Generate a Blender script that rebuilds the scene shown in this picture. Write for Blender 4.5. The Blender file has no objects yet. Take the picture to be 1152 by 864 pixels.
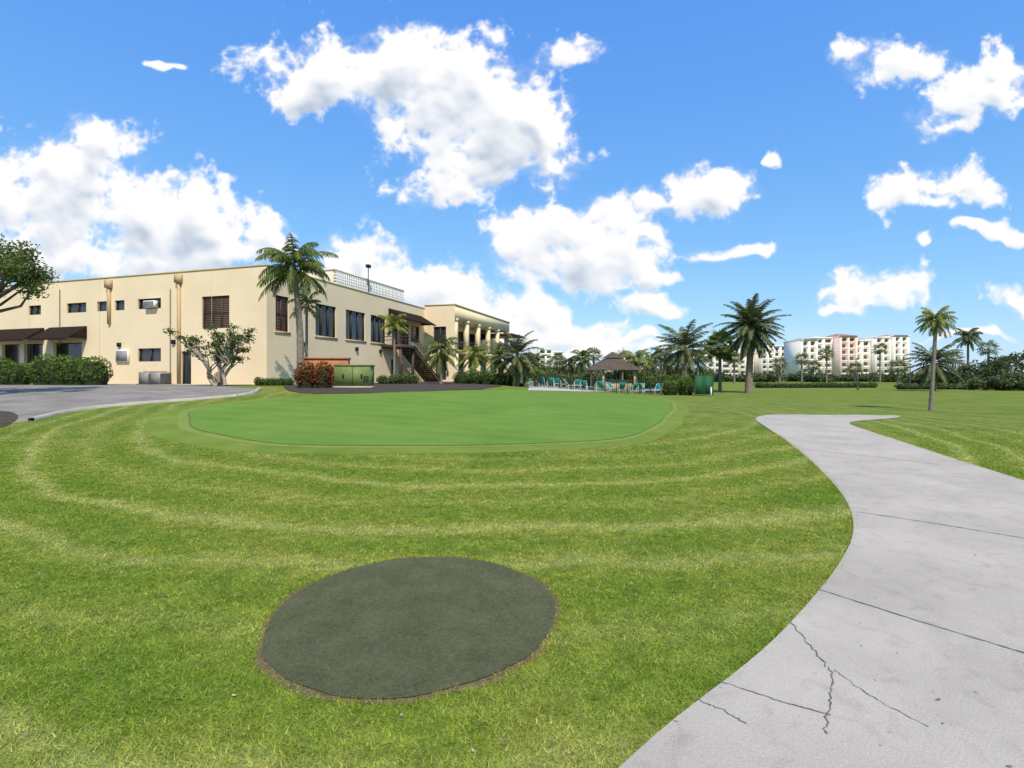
import bpy, math, numpy as np
from mathutils import Vector, Matrix
R = np.random.RandomState(7)
EYE=1.6; F=576.0; HOR=424.0

def ss(a,b,x):
    t=np.clip((x-a)/(b-a),0,1); return t*t*(3-2*t)
def TZ(x,y):
    return 1.1*ss(7,30,y)*(1-ss(-6,14,x))
# survey helpers: bearings measured from the camera station, converted to world metres
def at(px,D): return (px-576.0)/F*D
def zh(py,D): return EYE-(py-HOR)/F*D
def gnd(px,py):
    u=(px-576.0)/F; v=(py-HOR)/F
    Ds=np.concatenate([np.arange(1,80,0.02),np.arange(80,600,0.5)])
    f=EYE-v*Ds-TZ(u*Ds,Ds)
    i=np.argmax(f<0)
    D=Ds[i] if f[i]<0 else 600
    return (float(u*D),float(D))

# ---------------------------------------------------------------- materials
def nn(nt,t,**kw):
    n=nt.nodes.new(t)
    for k,v in kw.items(): setattr(n,k,v)
    return n
def newmat(name):
    m=bpy.data.materials.new(name); m.use_nodes=True
    nt=m.node_tree; b=nt.nodes['Principled BSDF']
    return m,nt,b
def mat(name,col,rough=0.8,ns=3.0,amt=0.15,bump=0.0,bs=60.0,col2=None,metal=0,detail=4,spec=0.3):
    m,nt,b=newmat(name)
    g=nn(nt,'ShaderNodeNewGeometry')
    n=nn(nt,'ShaderNodeTexNoise'); n.inputs['Scale'].default_value=ns; n.inputs['Detail'].default_value=detail; n.inputs['Roughness'].default_value=0.65
    nt.links.new(g.outputs['Position'],n.inputs['Vector'])
    r=nn(nt,'ShaderNodeValToRGB')
    c=np.array(col); c2=np.array(col2) if col2 is not None else c*(1-amt*1.3)
    c1=c if col2 is not None else np.minimum(c*(1+amt),1)
    r.color_ramp.elements[0].position=0.3; r.color_ramp.elements[0].color=(*c2,1)
    r.color_ramp.elements[1].position=0.7; r.color_ramp.elements[1].color=(*c1,1)
    nt.links.new(n.outputs[0],r.inputs[0]); nt.links.new(r.outputs[0],b.inputs['Base Color'])
    b.inputs['Roughness'].default_value=rough; b.inputs['Metallic'].default_value=metal
    b.inputs['Specular IOR Level'].default_value=spec
    if bump>0:
        n2=nn(nt,'ShaderNodeTexNoise'); n2.inputs['Scale'].default_value=bs; n2.inputs['Detail'].default_value=3
        nt.links.new(g.outputs['Position'],n2.inputs['Vector'])
        bp=nn(nt,'ShaderNodeBump'); bp.inputs['Strength'].default_value=bump; bp.inputs['Distance'].default_value=0.02
        nt.links.new(n2.outputs[0],bp.inputs['Height']); nt.links.new(bp.outputs[0],b.inputs['Normal'])
    return m
def leafmat(name,dark,light,trans=0.3,accent=None):
    m=bpy.data.materials.new(name); m.use_nodes=True; nt=m.node_tree; nt.nodes.clear()
    o=nn(nt,'ShaderNodeOutputMaterial'); a=nn(nt,'ShaderNodeAttribute'); a.attribute_name='rnd'
    r=nn(nt,'ShaderNodeValToRGB')
    r.color_ramp.elements[0].color=(*dark,1); r.color_ramp.elements[1].color=(*light,1)
    if accent:
        e=r.color_ramp.elements.new(0.8); e.color=(*light,1); r.color_ramp.elements[2].color=(*accent,1)
    nt.links.new(a.outputs['Fac'],r.inputs[0])
    d=nn(nt,'ShaderNodeBsdfPrincipled'); d.inputs['Roughness'].default_value=0.55; d.inputs['Specular IOR Level'].default_value=0.2
    t=nn(nt,'ShaderNodeBsdfTranslucent'); mx=nn(nt,'ShaderNodeMixShader'); mx.inputs[0].default_value=trans
    nt.links.new(r.outputs[0],d.inputs['Base Color']); nt.links.new(r.outputs[0],t.inputs['Color'])
    nt.links.new(d.outputs[0],mx.inputs[1]); nt.links.new(t.outputs[0],mx.inputs[2]); nt.links.new(mx.outputs[0],o.inputs['Surface'])
    return m

# ---------------------------------------------------------------- mesh builder
class MB:
    def __init__(s): s.v=[];s.l=[];s.sz=[];s.m=[];s.r=[];s.n=0
    def add(s,v,f,mi=0,rnd=None):
        v=np.asarray(v,float).reshape(-1,3); f=np.asarray(f,int)
        s.v.append(v); s.l.append((f+s.n).ravel()); k=len(f)
        s.sz.append(np.full(k,f.shape[1])); s.m.append(np.full(k,mi))
        s.r.append(R.rand(k) if rnd is None else np.broadcast_to(rnd,(k,)).astype(float)); s.n+=len(v)
    def box(s,x0,x1,y0,y1,z0,z1,mi=0,M=None):
        v=np.array([[x,y,z] for z in (z0,z1) for y in (y0,y1) for x in (x0,x1)],float)
        if M is not None: v=v@np.array(M)[:3,:3].T+np.array(M)[:3,3]
        s.add(v,[[0,1,3,2],[4,6,7,5],[0,4,5,1],[2,3,7,6],[0,2,6,4],[1,5,7,3]],mi)
    def tube(s,pts,rad,k=8,mi=0):
        pts=np.asarray(pts,float); n=len(pts); rad=np.broadcast_to(rad,(n,))
        vs=[]
        for i in range(n):
            d=pts[min(i+1,n-1)]-pts[max(i-1,0)]; d=d/(np.linalg.norm(d)+1e-9)
            a=np.cross(d,[0,0,1.]) if abs(d[2])<0.9 else np.cross(d,[1.,0,0]); a/=np.linalg.norm(a); b=np.cross(d,a)
            th=np.arange(k)*2*math.pi/k
            vs.append(pts[i]+rad[i]*(np.cos(th)[:,None]*a+np.sin(th)[:,None]*b))
        f=[[i*k+j,i*k+(j+1)%k,(i+1)*k+(j+1)%k,(i+1)*k+j] for i in range(n-1) for j in range(k)]
        s.add(np.concatenate(vs),f,mi)
    def build(s,name,mats,parent=None,loc=None,rotz=None,smooth=False):
        me=bpy.data.meshes.new(name); v=np.concatenate(s.v); l=np.concatenate(s.l); sz=np.concatenate(s.sz)
        me.vertices.add(len(v)); me.vertices.foreach_set('co',v.ravel())
        me.loops.add(len(l)); me.loops.foreach_set('vertex_index',l.astype(np.int32))
        st=np.concatenate([[0],np.cumsum(sz)[:-1]]).astype(np.int32)
        me.polygons.add(len(sz)); me.polygons.foreach_set('loop_start',st)
        me.polygons.foreach_set('material_index',np.concatenate(s.m).astype(np.int32))
        me.update(calc_edges=True); me.validate()
        if smooth: me.polygons.foreach_set('use_smooth',np.ones(len(sz),bool))
        if len(me.polygons)==len(sz):
            at_=me.attributes.new('rnd','FLOAT','FACE'); at_.data.foreach_set('value',np.concatenate(s.r).astype(np.float32))
        for m in mats: me.materials.append(m)
        o=bpy.data.objects.new(name,me); bpy.context.scene.collection.objects.link(o)
        if parent: o.parent=parent
        if loc is not None: o.location=loc
        if rotz is not None: o.rotation_euler[2]=rotz
        return o

def empty(name,loc,rz=0):
    o=bpy.data.objects.new(name,None); bpy.context.scene.collection.objects.link(o)
    o.location=loc; o.rotation_euler[2]=rz; return o
def inpoly(P,x,y):
    P=np.asarray(P); c=np.zeros(np.shape(x),bool); j=len(P)-1
    for i in range(len(P)):
        xi,yi=P[i]; xj,yj=P[j]
        c^=((yi>y)!=(yj>y))&(x<(xj-xi)*(y-yi)/(yj-yi+1e-12)+xi); j=i
    return c
def chaikin(P,n=2,closed=True):
    P=np.asarray(P,float)
    for _ in range(n):
        Q=[]
        m=len(P)
        for i in range(m if closed else m-1):
            a=P[i];b=P[(i+1)%m]; Q+= [a*.75+b*.25,a*.25+b*.75]
        if not closed: Q=[P[0]]+Q+[P[-1]]
        P=np.array(Q)
    return P
import bmesh
def drape(name,poly,dz,material,step=0.5):
    bm=bmesh.new(); vs=[bm.verts.new((p[0],p[1],0)) for p in poly]; bm.faces.new(vs)
    P=np.array(poly); 
    for ax in (0,1):
        lo,hi=P[:,ax].min(),P[:,ax].max(); st=max(step,(hi-lo)/160)
        for c in np.arange(math.ceil(lo/st)*st,hi,st):
            co=[0,0,0];no=[0,0,0];co[ax]=c;no[ax]=1
            bmesh.ops.bisect_plane(bm,geom=bm.verts[:]+bm.edges[:]+bm.faces[:],plane_co=co,plane_no=no)
    bmesh.ops.triangulate(bm,faces=bm.faces[:])
    for v in bm.verts: v.co.z=float(TZ(v.co.x,v.co.y))+dz
    bmesh.ops.recalc_face_normals(bm,faces=bm.faces[:])
    if bm.faces and sum(f.normal.z for f in bm.faces)<0: bmesh.ops.reverse_faces(bm,faces=bm.faces[:])
    me=bpy.data.meshes.new(name); bm.to_mesh(me); bm.free(); me.materials.append(material)
    o=bpy.data.objects.new(name,me); bpy.context.scene.collection.objects.link(o); return o

# ---------------------------------------------------------------- key outlines
green_px=[(207,474),(213,463),(250,455),(330,447),(430,442),(540,440.5),(640,441),(710,444),(752,450),(757,459),(745,474),(713,490),(668,497),(600,500.5),(500,502),(400,502.5),(320,498.5),(258,492),(220,483)]
GREEN=chaikin([gnd(*p) for p in green_px],2)
gc=(GREEN.max(0)+GREEN.min(0))/2; gr=(GREEN.max(0)-GREEN.min(0))/2
ga_=np.arctan2((GREEN-gc)[:,1],(GREEN-gc)[:,0])
GREEN=gc+(GREEN-gc)*(1+.006*np.sin(9*ga_)+.004*np.sin(23*ga_+1))[:,None]
FRINGE=gc+(GREEN-gc)*(1+0.95/gr)
COLLAR=gc+(GREEN-gc)*(1+0.28/gr)
EDGE=gc+(GREEN-gc)*(1+0.05/gr)
pathL=[(700,864),(757,812),(850,742),(900,692),(943,640),(963,600),(955,565),(925,530),(890,500),(862,481),(848,471.5),(856,467.5),(880,466),(1010,467)]
pathR=[(1015,470),(965,473.5),(950,476.5),(1000,492),(1060,512),(1152,541)]
PATH=[(-3,-1.5),(-1.0,.7)]+[gnd(*p) for p in pathL]+[gnd(*p) for p in pathR]+[(7.0,5.5),(6.2,3.5),(5,1.5),(3,-1),(0,-3)]
PATH=chaikin(PATH,2)
MC=np.array([-0.66,3.53]); 
th=np.linspace(0,2*math.pi,72,endpoint=False)
wob=1+0.010*np.sin(3*th+1)+0.007*np.sin(7*th)+0.004*np.sin(17*th)
MAT=np.stack([MC[0]+0.95*wob*np.cos(th),MC[1]+0.99*wob*np.sin(th)],1)
RIM=MC+(MAT-MC)*(1.045+0.014*np.sin(5*th)+0.012*np.sin(13*th+2))[:,None]

# ---------------------------------------------------------------- lawn colour group
lg=bpy.data.node_groups.new('lawn_colour','ShaderNodeTree')
lg.interface.new_socket('Color',in_out='OUTPUT',socket_type='NodeSocketColor')
go=nn(lg,'NodeGroupOutput'); g=nn(lg,'ShaderNodeNewGeometry'); L=lg.links.new
def noise(nt,vec,sc,det=4,ro=.6,dist=0):
    n=nn(nt,'ShaderNodeTexNoise'); n.inputs['Scale'].default_value=sc; n.inputs['Detail'].default_value=det; n.inputs['Roughness'].default_value=ro; n.inputs['Distortion'].default_value=dist
    nt.links.new(vec,n.inputs['Vector']); return n
def ramp(nt,src,stops):
    r=nn(nt,'ShaderNodeValToRGB'); e=r.color_ramp.elements
    e[0].position=stops[0][0]; e[0].color=(*stops[0][1],1); e[1].position=stops[-1][0]; e[1].color=(*stops[-1][1],1)
    for p,c in stops[1:-1]:
        q=e.new(p); q.color=(*c,1)
    nt.links.new(src,r.inputs[0]); return r
def mixc(nt,fac,a,b,mode='MIX'):
    m=nn(nt,'ShaderNodeMix',data_type='RGBA',blend_type=mode)
    if isinstance(fac,float): m.inputs[0].default_value=fac
    else: nt.links.new(fac,m.inputs[0])
    for s,v in ((6,a),(7,b)):
        if isinstance(v,tuple): m.inputs[s].default_value=(*v,1)
        else: nt.links.new(v,m.inputs[s])
    return m.outputs[2]
def math_(nt,op,a,b=None,c=None,clamp=False):
    m=nn(nt,'ShaderNodeMath',operation=op,use_clamp=clamp)
    for i,v in enumerate((a,b,c)):
        if v is None: continue
        if isinstance(v,(int,float)): m.inputs[i].default_value=v
        else: nt.links.new(v,m.inputs[i])
    return m.outputs[0]
P=g.outputs['Position']
n1=noise(lg,P,0.55,4,.6,.4); n2=noise(lg,P,5.0,3,.7)
base=ramp(lg,n1.outputs[0],[(0.32,(.140,.225,.028)),(0.5,(.200,.265,.040)),(0.68,(.265,.295,.062))]).outputs[0]
v2=ramp(lg,n2.outputs[0],[(0.3,(.66,.70,.62)),(0.7,(1.28,1.20,1.3))]).outputs[0]
c=mixc(lg,1.0,base,v2,'MULTIPLY')
vm=nn(lg,'ShaderNodeVectorMath',operation='MULTIPLY_ADD'); L(P,vm.inputs[0])
vm.inputs[1].default_value=(1/gr[0],1/gr[1],0); vm.inputs[2].default_value=(-gc[0]/gr[0],-gc[1]/gr[1],0)
ln=nn(lg,'ShaderNodeVectorMath',operation='LENGTH'); L(vm.outputs[0],ln.inputs[0])
nw=noise(lg,P,0.30,2)
dd=math_(lg,'MULTIPLY_ADD',nw.outputs[0],0.10,ln.outputs['Value'])
wv=math_(lg,'SINE',math_(lg,'MULTIPLY',dd,84.0))
w2_=math_(lg,'MULTIPLY_ADD',math_(lg,'SINE',math_(lg,'MULTIPLY',dd,31.0)),.35,.65)
fade=math_(lg,'SUBTRACT',1.0,math_(lg,'MULTIPLY',math_(lg,'ABSOLUTE',math_(lg,'SUBTRACT',ln.outputs['Value'],1.35)),1.25,clamp=True),clamp=True)
st=math_(lg,'MULTIPLY',math_(lg,'MULTIPLY',math_(lg,'MULTIPLY',math_(lg,'POWER',math_(lg,'MAXIMUM',wv,0.0),2.4),w2_),fade),math_(lg,'MULTIPLY',n2.outputs[0],1.25),clamp=True)
c=mixc(lg,st,c,(.40,.41,.14))
dk=math_(lg,'MULTIPLY',math_(lg,'MULTIPLY',math_(lg,'MAXIMUM',math_(lg,'MULTIPLY',wv,-1.0),0.0),fade),.38,clamp=True)
c=mixc(lg,dk,c,(.11,.20,.02))
n4=noise(lg,P,14,3,.75); fl=ramp(lg,n4.outputs[0],[(0.57,(0,0,0)),(0.74,(.55,.55,.55))]).outputs[0]
c=mixc(lg,fl,c,(.37,.32,.14))
L(c,go.inputs[0])
def lawnmat(name,blade=False):
    m,nt,b=newmat(name); q=nn(nt,'ShaderNodeGroup'); q.node_tree=lg
    b.inputs['Roughness'].default_value=0.9; b.inputs['Specular IOR Level'].default_value=0.05
    col=q.outputs[0]
    if blade:
        a=nn(nt,'ShaderNodeAttribute'); a.attribute_name='rnd'
        r=ramp(nt,a.outputs['Fac'],[(0.0,(1.0,1.1,.8)),(0.6,(1.6,1.52,1.25)),(0.86,(1.9,1.7,1.6)),(1.0,(2.8,2.2,3.4))]).outputs[0]
        col=mixc(nt,1.0,col,r,'MULTIPLY')
        t=nn(nt,'ShaderNodeBsdfTranslucent'); mx=nn(nt,'ShaderNodeMixShader'); mx.inputs[0].default_value=.3
        o=nt.nodes['Material Output']; nt.links.new(b.outputs[0],mx.inputs[1]); nt.links.new(t.outputs[0],mx.inputs[2]); nt.links.new(mx.outputs[0],o.inputs[0])
        nt.links.new(col,t.inputs['Color'])
    else:
        gg=nn(nt,'ShaderNodeNewGeometry'); nz=noise(nt,gg.outputs['Position'],45,3,.7)
        v3=ramp(nt,nz.outputs[0],[(0.3,(.50,.53,.50)),(0.7,(1.10,1.08,1.15))]).outputs[0]
        col=mixc(nt,1.0,col,v3,'MULTIPLY')
        bp=nn(nt,'ShaderNodeBump'); bp.inputs['Strength'].default_value=.7; bp.inputs['Distance'].default_value=.03
        nt.links.new(nz.outputs[0],bp.inputs['Height']); nt.links.new(bp.outputs[0],b.inputs['Normal'])
    nt.links.new(col,b.inputs['Base Color']); return m
M_lawn=lawnmat('lawn_grass'); M_blade=lawnmat('grass_blades',True)
M_green,nt,b=newmat('putting_green_turf'); gg=nn(nt,'ShaderNodeNewGeometry')
q1=noise(nt,gg.outputs['Position'],.45,4,.6,.5); q2=noise(nt,gg.outputs['Position'],28,3,.7)
cc=ramp(nt,q1.outputs[0],[(.3,(.105,.205,.030)),(.7,(.150,.250,.044))]).outputs[0]
cc=mixc(nt,1.0,cc,ramp(nt,q2.outputs[0],[(.3,(.80,.83,.78)),(.7,(1.14,1.12,1.15))]).outputs[0],'MULTIPLY')
sp_=nn(nt,'ShaderNodeSeparateXYZ'); nt.links.new(gg.outputs['Position'],sp_.inputs[0])
sw=math_(nt,'SINE',math_(nt,'MULTIPLY',math_(nt,'ADD',math_(nt,'MULTIPLY',sp_.outputs[0],.35),sp_.outputs[1]),5.5))
cc=mixc(nt,math_(nt,'MULTIPLY_ADD',sw,.10,.10),cc,(.20,.29,.06))
nt.links.new(cc,b.inputs['Base Color']); b.inputs['Roughness'].default_value=.95; b.inputs['Specular IOR Level'].default_value=.05
M_edge=mat('cut_edge',(.10,.17,.022),1,8,.3)
M_collar=mat('collar_turf',(.235,.285,.070),.9,3,0,.6,60,col2=(.165,.225,.040),spec=.05)
M_fringe=mat('fringe_turf',(.200,.255,.048),.9,0.9,0,.6,60,col2=(.130,.195,.028),spec=.05)
def concrete(name,hi,lo):
    m,nt,b=newmat(name); gg=nn(nt,'ShaderNodeNewGeometry'); Pp=gg.outputs['Position']
    a1=noise(nt,Pp,.9,9,.62,.3); a2=noise(nt,Pp,90,3,.7); a3=noise(nt,Pp,4.5,6,.7,1.0)
    c_=ramp(nt,a1.outputs[0],[(.3,lo),(.68,hi)]).outputs[0]
    c_=mixc(nt,1.0,c_,ramp(nt,a2.outputs[0],[(.3,(.84,.84,.84)),(.7,(1.12,1.12,1.12))]).outputs[0],'MULTIPLY')
    c_=mixc(nt,1.0,c_,ramp(nt,a3.outputs[0],[(.28,(.82,.81,.79)),(.48,(1,1,1))]).outputs[0],'MULTIPLY')
    nt.links.new(c_,b.inputs['Base Color']); b.inputs['Roughness'].default_value=.92; b.inputs['Specular IOR Level'].default_value=.1
    bp=nn(nt,'ShaderNodeBump'); bp.inputs['Strength'].default_value=.35; bp.inputs['Distance'].default_value=.01
    nt.links.new(a2.outputs[0],bp.inputs['Height']); nt.links.new(bp.outputs[0],b.inputs['Normal']); return m
M_conc=concrete('path_concrete',(.50,.445,.375),(.375,.335,.28))
M_crack=mat('crack_dirt',(.17,.15,.12),1,20,.4)
M_asph=concrete('parking_asphalt',(.31,.28,.245),(.18,.165,.14))
M_mulch=mat('mulch',(.10,.075,.055),1,9,0,1,40,col2=(.035,.025,.018))
M_soil=mat('sandy_soil',(.26,.18,.09),1,25,0,1,90,col2=(.10,.075,.04))

# ---------------------------------------------------------------- ground
def axis(lo,hi,st,far):
    a=list(np.arange(lo,hi+1e-6,st)); s=st; x=hi
    while x<far: s*=1.35; x+=s; a.append(x)
    s=st; x=lo
    while x>-far: s*=1.35; x-=s; a.insert(0,x)
    return np.array(a)
xs=axis(-40,40,.5,4000); ys=axis(-10,60,.5,4000)
X,Y=np.meshgrid(xs,ys); V=np.stack([X.ravel(),Y.ravel(),TZ(X,Y).ravel()],1)
w=len(xs); ii=(np.arange(len(ys)-1)[:,None]*w+np.arange(w-1)).ravel()
mb=MB(); mb.add(V,np.stack([ii,ii+1,ii+w+1,ii+w],1)); mb.build('lawn_ground',[M_lawn],smooth=True)
drape('green_fringe',FRINGE,.004,M_fringe)
drape('green_collar',COLLAR,.008,M_collar)
drape('green_cut_edge',EDGE,.012,M_edge)
drape('putting_green',GREEN,.016,M_green)
drape('concrete_path',PATH,.012,M_conc)
drape('soil_rim',RIM,.003,M_soil,.3)
m,nt,b=newmat('artificial_turf'); gg=nn(nt,'ShaderNodeNewGeometry')
a1=noise(nt,gg.outputs['Position'],230,3,.8); a2=noise(nt,gg.outputs['Position'],4,5,.6); a3=noise(nt,gg.outputs['Position'],45,5,.8)
cc=ramp(nt,a2.outputs[0],[(.3,(.078,.088,.040)),(.7,(.125,.132,.068))]).outputs[0]
cc=mixc(nt,1.0,cc,ramp(nt,a3.outputs[0],[(.3,(.60,.60,.60)),(.72,(1.45,1.45,1.4))]).outputs[0],'MULTIPLY')
cc=mixc(nt,ramp(nt,a1.outputs[0],[(.54,(0,0,0)),(.68,(.85,.85,.85))]).outputs[0],cc,(.30,.29,.18))
nt.links.new(cc,b.inputs['Base Color']); b.inputs['Roughness'].default_value=.95; b.inputs['Specular IOR Level'].default_value=.05
bp=nn(nt,'ShaderNodeBump'); bp.inputs['Strength'].default_value=.9; bp.inputs['Distance'].default_value=.01
nt.links.new(a1.outputs[0],bp.inputs['Height']); nt.links.new(bp.outputs[0],b.inputs['Normal'])
drape('round_turf_mat',MAT,.010,m,.3)
PARK=[gnd(-60,486),gnd(35,474),gnd(80,462.5),gnd(150,455),gnd(230,449.5),gnd(285,444),gnd(290,438)]
C=np.array([-15.33,32.0]); dR=np.array([.297,.955]); dL=np.array([-.955,.297])
def bl(s,t): p=C+dR*s+dL*t; return (float(p[0]),float(p[1]))
PARK+= [bl(-3.0,1.5),bl(-2.6,8),bl(-2.6,32),(-75,40),(-75,12),(-30,9)]
drape('parking_lot',PARK,.006,M_asph)
drape('mulch_bed',chaikin([gnd(-60,490),gnd(-60,464),gnd(2,462),gnd(18,465),gnd(22,471),gnd(5,482)],2),.012,M_mulch)
drape('mulch_bed',chaikin([gnd(318,439),gnd(345,443.5),gnd(420,442.5),gnd(480,440.5),gnd(560,438.3),bl(30,-6),bl(20,-1),bl(1,-.5)],1),.020,M_mulch)
drape('sidewalk',[bl(-2.6,32),bl(-2.6,8),bl(-3,1.5),bl(-2,-.6),bl(0,-.6),bl(0,32)],.026,M_conc)
kp=chaikin([gnd(35,474),gnd(80,462.5),gnd(150,455),gnd(230,449.5),gnd(285,444),gnd(292,438)],2,False); mb=MB()
for a,b_ in zip(kp[:-1],kp[1:]):
    d=(b_-a)/np.linalg.norm(b_-a); nrm=np.array([-d[1],d[0]])*.075; v=[]
    for p in (a,b_):
        for s,h_ in ((-1,-.02),(-1,.10),(1,.10),(1,-.02)): q=p+nrm*s; v.append([q[0],q[1],float(TZ(*q))+h_])
    mb.add(v,[[0,1,5,4],[1,2,6,5],[2,3,7,6]])
mb.build('parking_kerb',[M_conc])

def strip(name,pxs,wd=.012,jit=.0,n=14):
    pts=np.array([gnd(*p) for p in pxs]); out=[]
    for a,b_ in zip(pts[:-1],pts[1:]):
        for k in range(n): out.append(a+(b_-a)*k/n+R.randn(2)*jit)
    out.append(pts[-1]); out=np.array(out); v=[]
    for i,p in enumerate(out):
        d=out[min(i+1,len(out)-1)]-out[max(i-1,0)]; d/=np.linalg.norm(d); nrm=np.array([-d[1],d[0]])
        ww=wd*(.5+1.0*R.rand())/2
        for s in (-1,1):
            q=p+nrm*ww*s; v.append([q[0],q[1],float(TZ(q[0],q[1]))+.016])
    mb.add(v,[[2*i,2*i+1,2*i+3,2*i+2] for i in range(len(out)-1)])
mb=MB()
strip('j',[(966,577.5),(1060,592),(1160,609)],.013,.002)
strip('j',[(918,665),(1030,700),(1160,740)],.011,.002)
strip('j',[(806,769),(870,790),(935,811)],.006,.003); strip('j',[(895,506),(990,515),(1060,524)],.012,.002)
strip('j',[(885,697),(915,735),(936,762),(934,790),(930,830)],.006,.006)
strip('j',[(937,757),(985,790),(1045,822)],.004,.005); strip('j',[(783,790),(812,802),(840,818)],.005,.004)
mb.build('path_joints',[M_crack])

# ---------------------------------------------------------------- grass blades
n=215000; gy=1.55+(18-1.55)*R.rand(n)**1.25; gx=(R.rand(n)*2-1)*(gy*1.08+.25)
keep=~inpoly(PATH,gx,gy)&~inpoly(RIM,gx,gy)&~inpoly(FRINGE,gx,gy)&(R.rand(n)<1-ss(7,18,gy))
ex=[];ey=[]
for poly,lim in ((PATH,14),(RIM,9)):
    for i in range(len(poly)):
        a=poly[i];b_=poly[(i+1)%len(poly)]
        if max(a[1],b_[1])<1.5 or min(a[1],b_[1])>lim: continue
        k=int(np.linalg.norm(b_-a)*200); t=R.rand(k)[:,None]; q=a+(b_-a)*t+R.randn(k,2)*(.022 if poly is PATH else .016); ex+=list(q[:,0]); ey+=list(q[:,1])
gx=np.concatenate([gx[keep],ex]); gy=np.concatenate([gy[keep],ey])
K=4; N=len(gx)*K
bx=np.repeat(gx,K)+R.randn(N)*.012; by=np.repeat(gy,K)+R.randn(N)*.012
az=R.rand(N)*2*math.pi; h=(.006+.012*R.rand(N))*(1+.03*by); lean=h*(.8+1.8*R.rand(N)); wd=(.0014+.0016*R.rand(N))*(0.7+.26*by)
z=TZ(bx,by)
ta=R.rand(N)*2*math.pi
vx=np.stack([bx-np.cos(az)*wd,bx+np.cos(az)*wd,bx+np.cos(ta)*lean],1)
vy=np.stack([by-np.sin(az)*wd,by+np.sin(az)*wd,by+np.sin(ta)*lean],1)
vz=np.stack([z-.002,z-.002,z+h],1)
mb=MB(); mb.add(np.stack([vx,vy,vz],2).reshape(-1,3),np.arange(3*N).reshape(-1,3)); mb.build('grass',[M_blade])
mb=MB(); n=260; ly=1.9+9*R.rand(n)**1.3; lx=(R.rand(n)*2-1)*ly*1.02; s_=.005+.010*R.rand(n); a_=R.rand(n)*6.28; zz=TZ(lx,ly)+.018+.005*R.rand(n)
v=[]
for i in range(n):
    ca,sa=math.cos(a_[i])*s_[i],math.sin(a_[i])*s_[i]
    v+=[[lx[i]-ca,ly[i]-sa,zz[i]],[lx[i]+sa*.4,ly[i]-ca*.4,zz[i]+.004],[lx[i]+ca,ly[i]+sa,zz[i]+.003],[lx[i]-sa*.4,ly[i]+ca*.4,zz[i]]]
mb.add(v,np.arange(4*n).reshape(-1,4)); mb.build('leaf_litter',[leafmat('dry_leaf',(.16,.11,.05),(.50,.45,.30),.1)])

# ---------------------------------------------------------------- clubhouse
M_st=mat('cream_stucco',(.82,.67,.445),.92,0.35,0,.25,25,col2=(.74,.60,.395),spec=.1)
M_trim=mat('tan_trim',(.50,.37,.20),.8,2,.1)
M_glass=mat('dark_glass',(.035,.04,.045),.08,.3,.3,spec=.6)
M_frame=mat('window_frame_brown',(.07,.045,.032),.6,5,.1)
M_awn=mat('brown_canvas_awning',(.028,.021,.015),.95,3,.2,spec=.05)
M_white=mat('white_paint',(.74,.72,.67),.7,2,.06)
M_dark=mat('dark_interior',(.02,.02,.02),.9,2,.2)
M_metal=mat('grey_metal',(.26,.25,.23),.6,5,.1,metal=.1)
M_roof=mat('flat_roof',(.5,.5,.48),.9,1,.1)
ang=math.atan2(.955,.297)
club=empty('clubhouse_building',(C[0],C[1],1.1),ang)
def wall(mb,fn,a0,a1,z0,z1,ops,dep=.2):
    A=sorted(set([a0,a1]+[o[0] for o in ops]+[o[1] for o in ops])); Z=sorted(set([z0,z1]+[o[2] for o in ops]+[o[3] for o in ops]))
    for i in range(len(A)-1):
        for j in range(len(Z)-1):
            ca=(A[i]+A[i+1])/2; cz=(Z[j]+Z[j+1])/2
            if any(o[0]<ca<o[1] and o[2]<cz<o[3] for o in ops): continue
            mb.add([fn(A[i],Z[j],0),fn(A[i+1],Z[j],0),fn(A[i+1],Z[j+1],0),fn(A[i],Z[j+1],0)],[[0,1,2,3]])
    for o in ops:
        q=[(o[0],o[2]),(o[1],o[2]),(o[1],o[3]),(o[0],o[3])]
        for k in range(4):
            p,r=q[k],q[(k+1)%4]; mb.add([fn(*p,0),fn(*r,0),fn(*r,dep),fn(*p,dep)],[[0,1,2,3]])
def abox(mb,fn,a0,a1,z0,z1,d0,d1,mi=0):
    p=[fn(a,z,d) for z in (z0,z1) for d in (d0,d1) for a in (a0,a1)]
    mb.add(p,[[0,1,3,2],[4,6,7,5],[0,4,5,1],[2,3,7,6],[0,2,6,4],[1,5,7,3]],mi)
def window(mb,fn,o,nv=3,nh=1,dep=.2,blind=0):
    a0,a1,z0,z1=o; e=.05
    mb.add([fn(a0,z0,dep-.01),fn(a1,z0,dep-.01),fn(a1,z1,dep-.01),fn(a0,z1,dep-.01)],[[0,1,2,3]],0)
    for i in range(nv+1):
        a=a0+(a1-a0)*i/nv; lo=max(a-e,a0+.002); hi=min(a+e,a1-.002); abox(mb,fn,lo,hi,z0+.002,z1-.002,dep-.1,dep-.02,1)
    for j in range(nh+1):
        zz=z0+(z1-z0)*j/nh; abox(mb,fn,a0+.004,a1-.004,max(zz-e,z0+.004),min(zz+e,z1-.004),dep-.095,dep-.025,1)
    if blind:
        n=int((z1-z0)/.12)
        for j in range(n):
            zz=z0+.08+j*(z1-z0-.1)/n; abox(mb,fn,a0+.06,a1-.06,zz,zz+.06,dep-.06,dep-.03,2)
def sL(px): u=(px-576)/F; return (-15.33-32*u)/(.955+.297*u)
fL=lambda a,z,d:(d,a,z)      # front facade, a along local y
fR=lambda a,z,d:(a,d,z)      # side facade, a along local x
TOP=7.45
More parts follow.
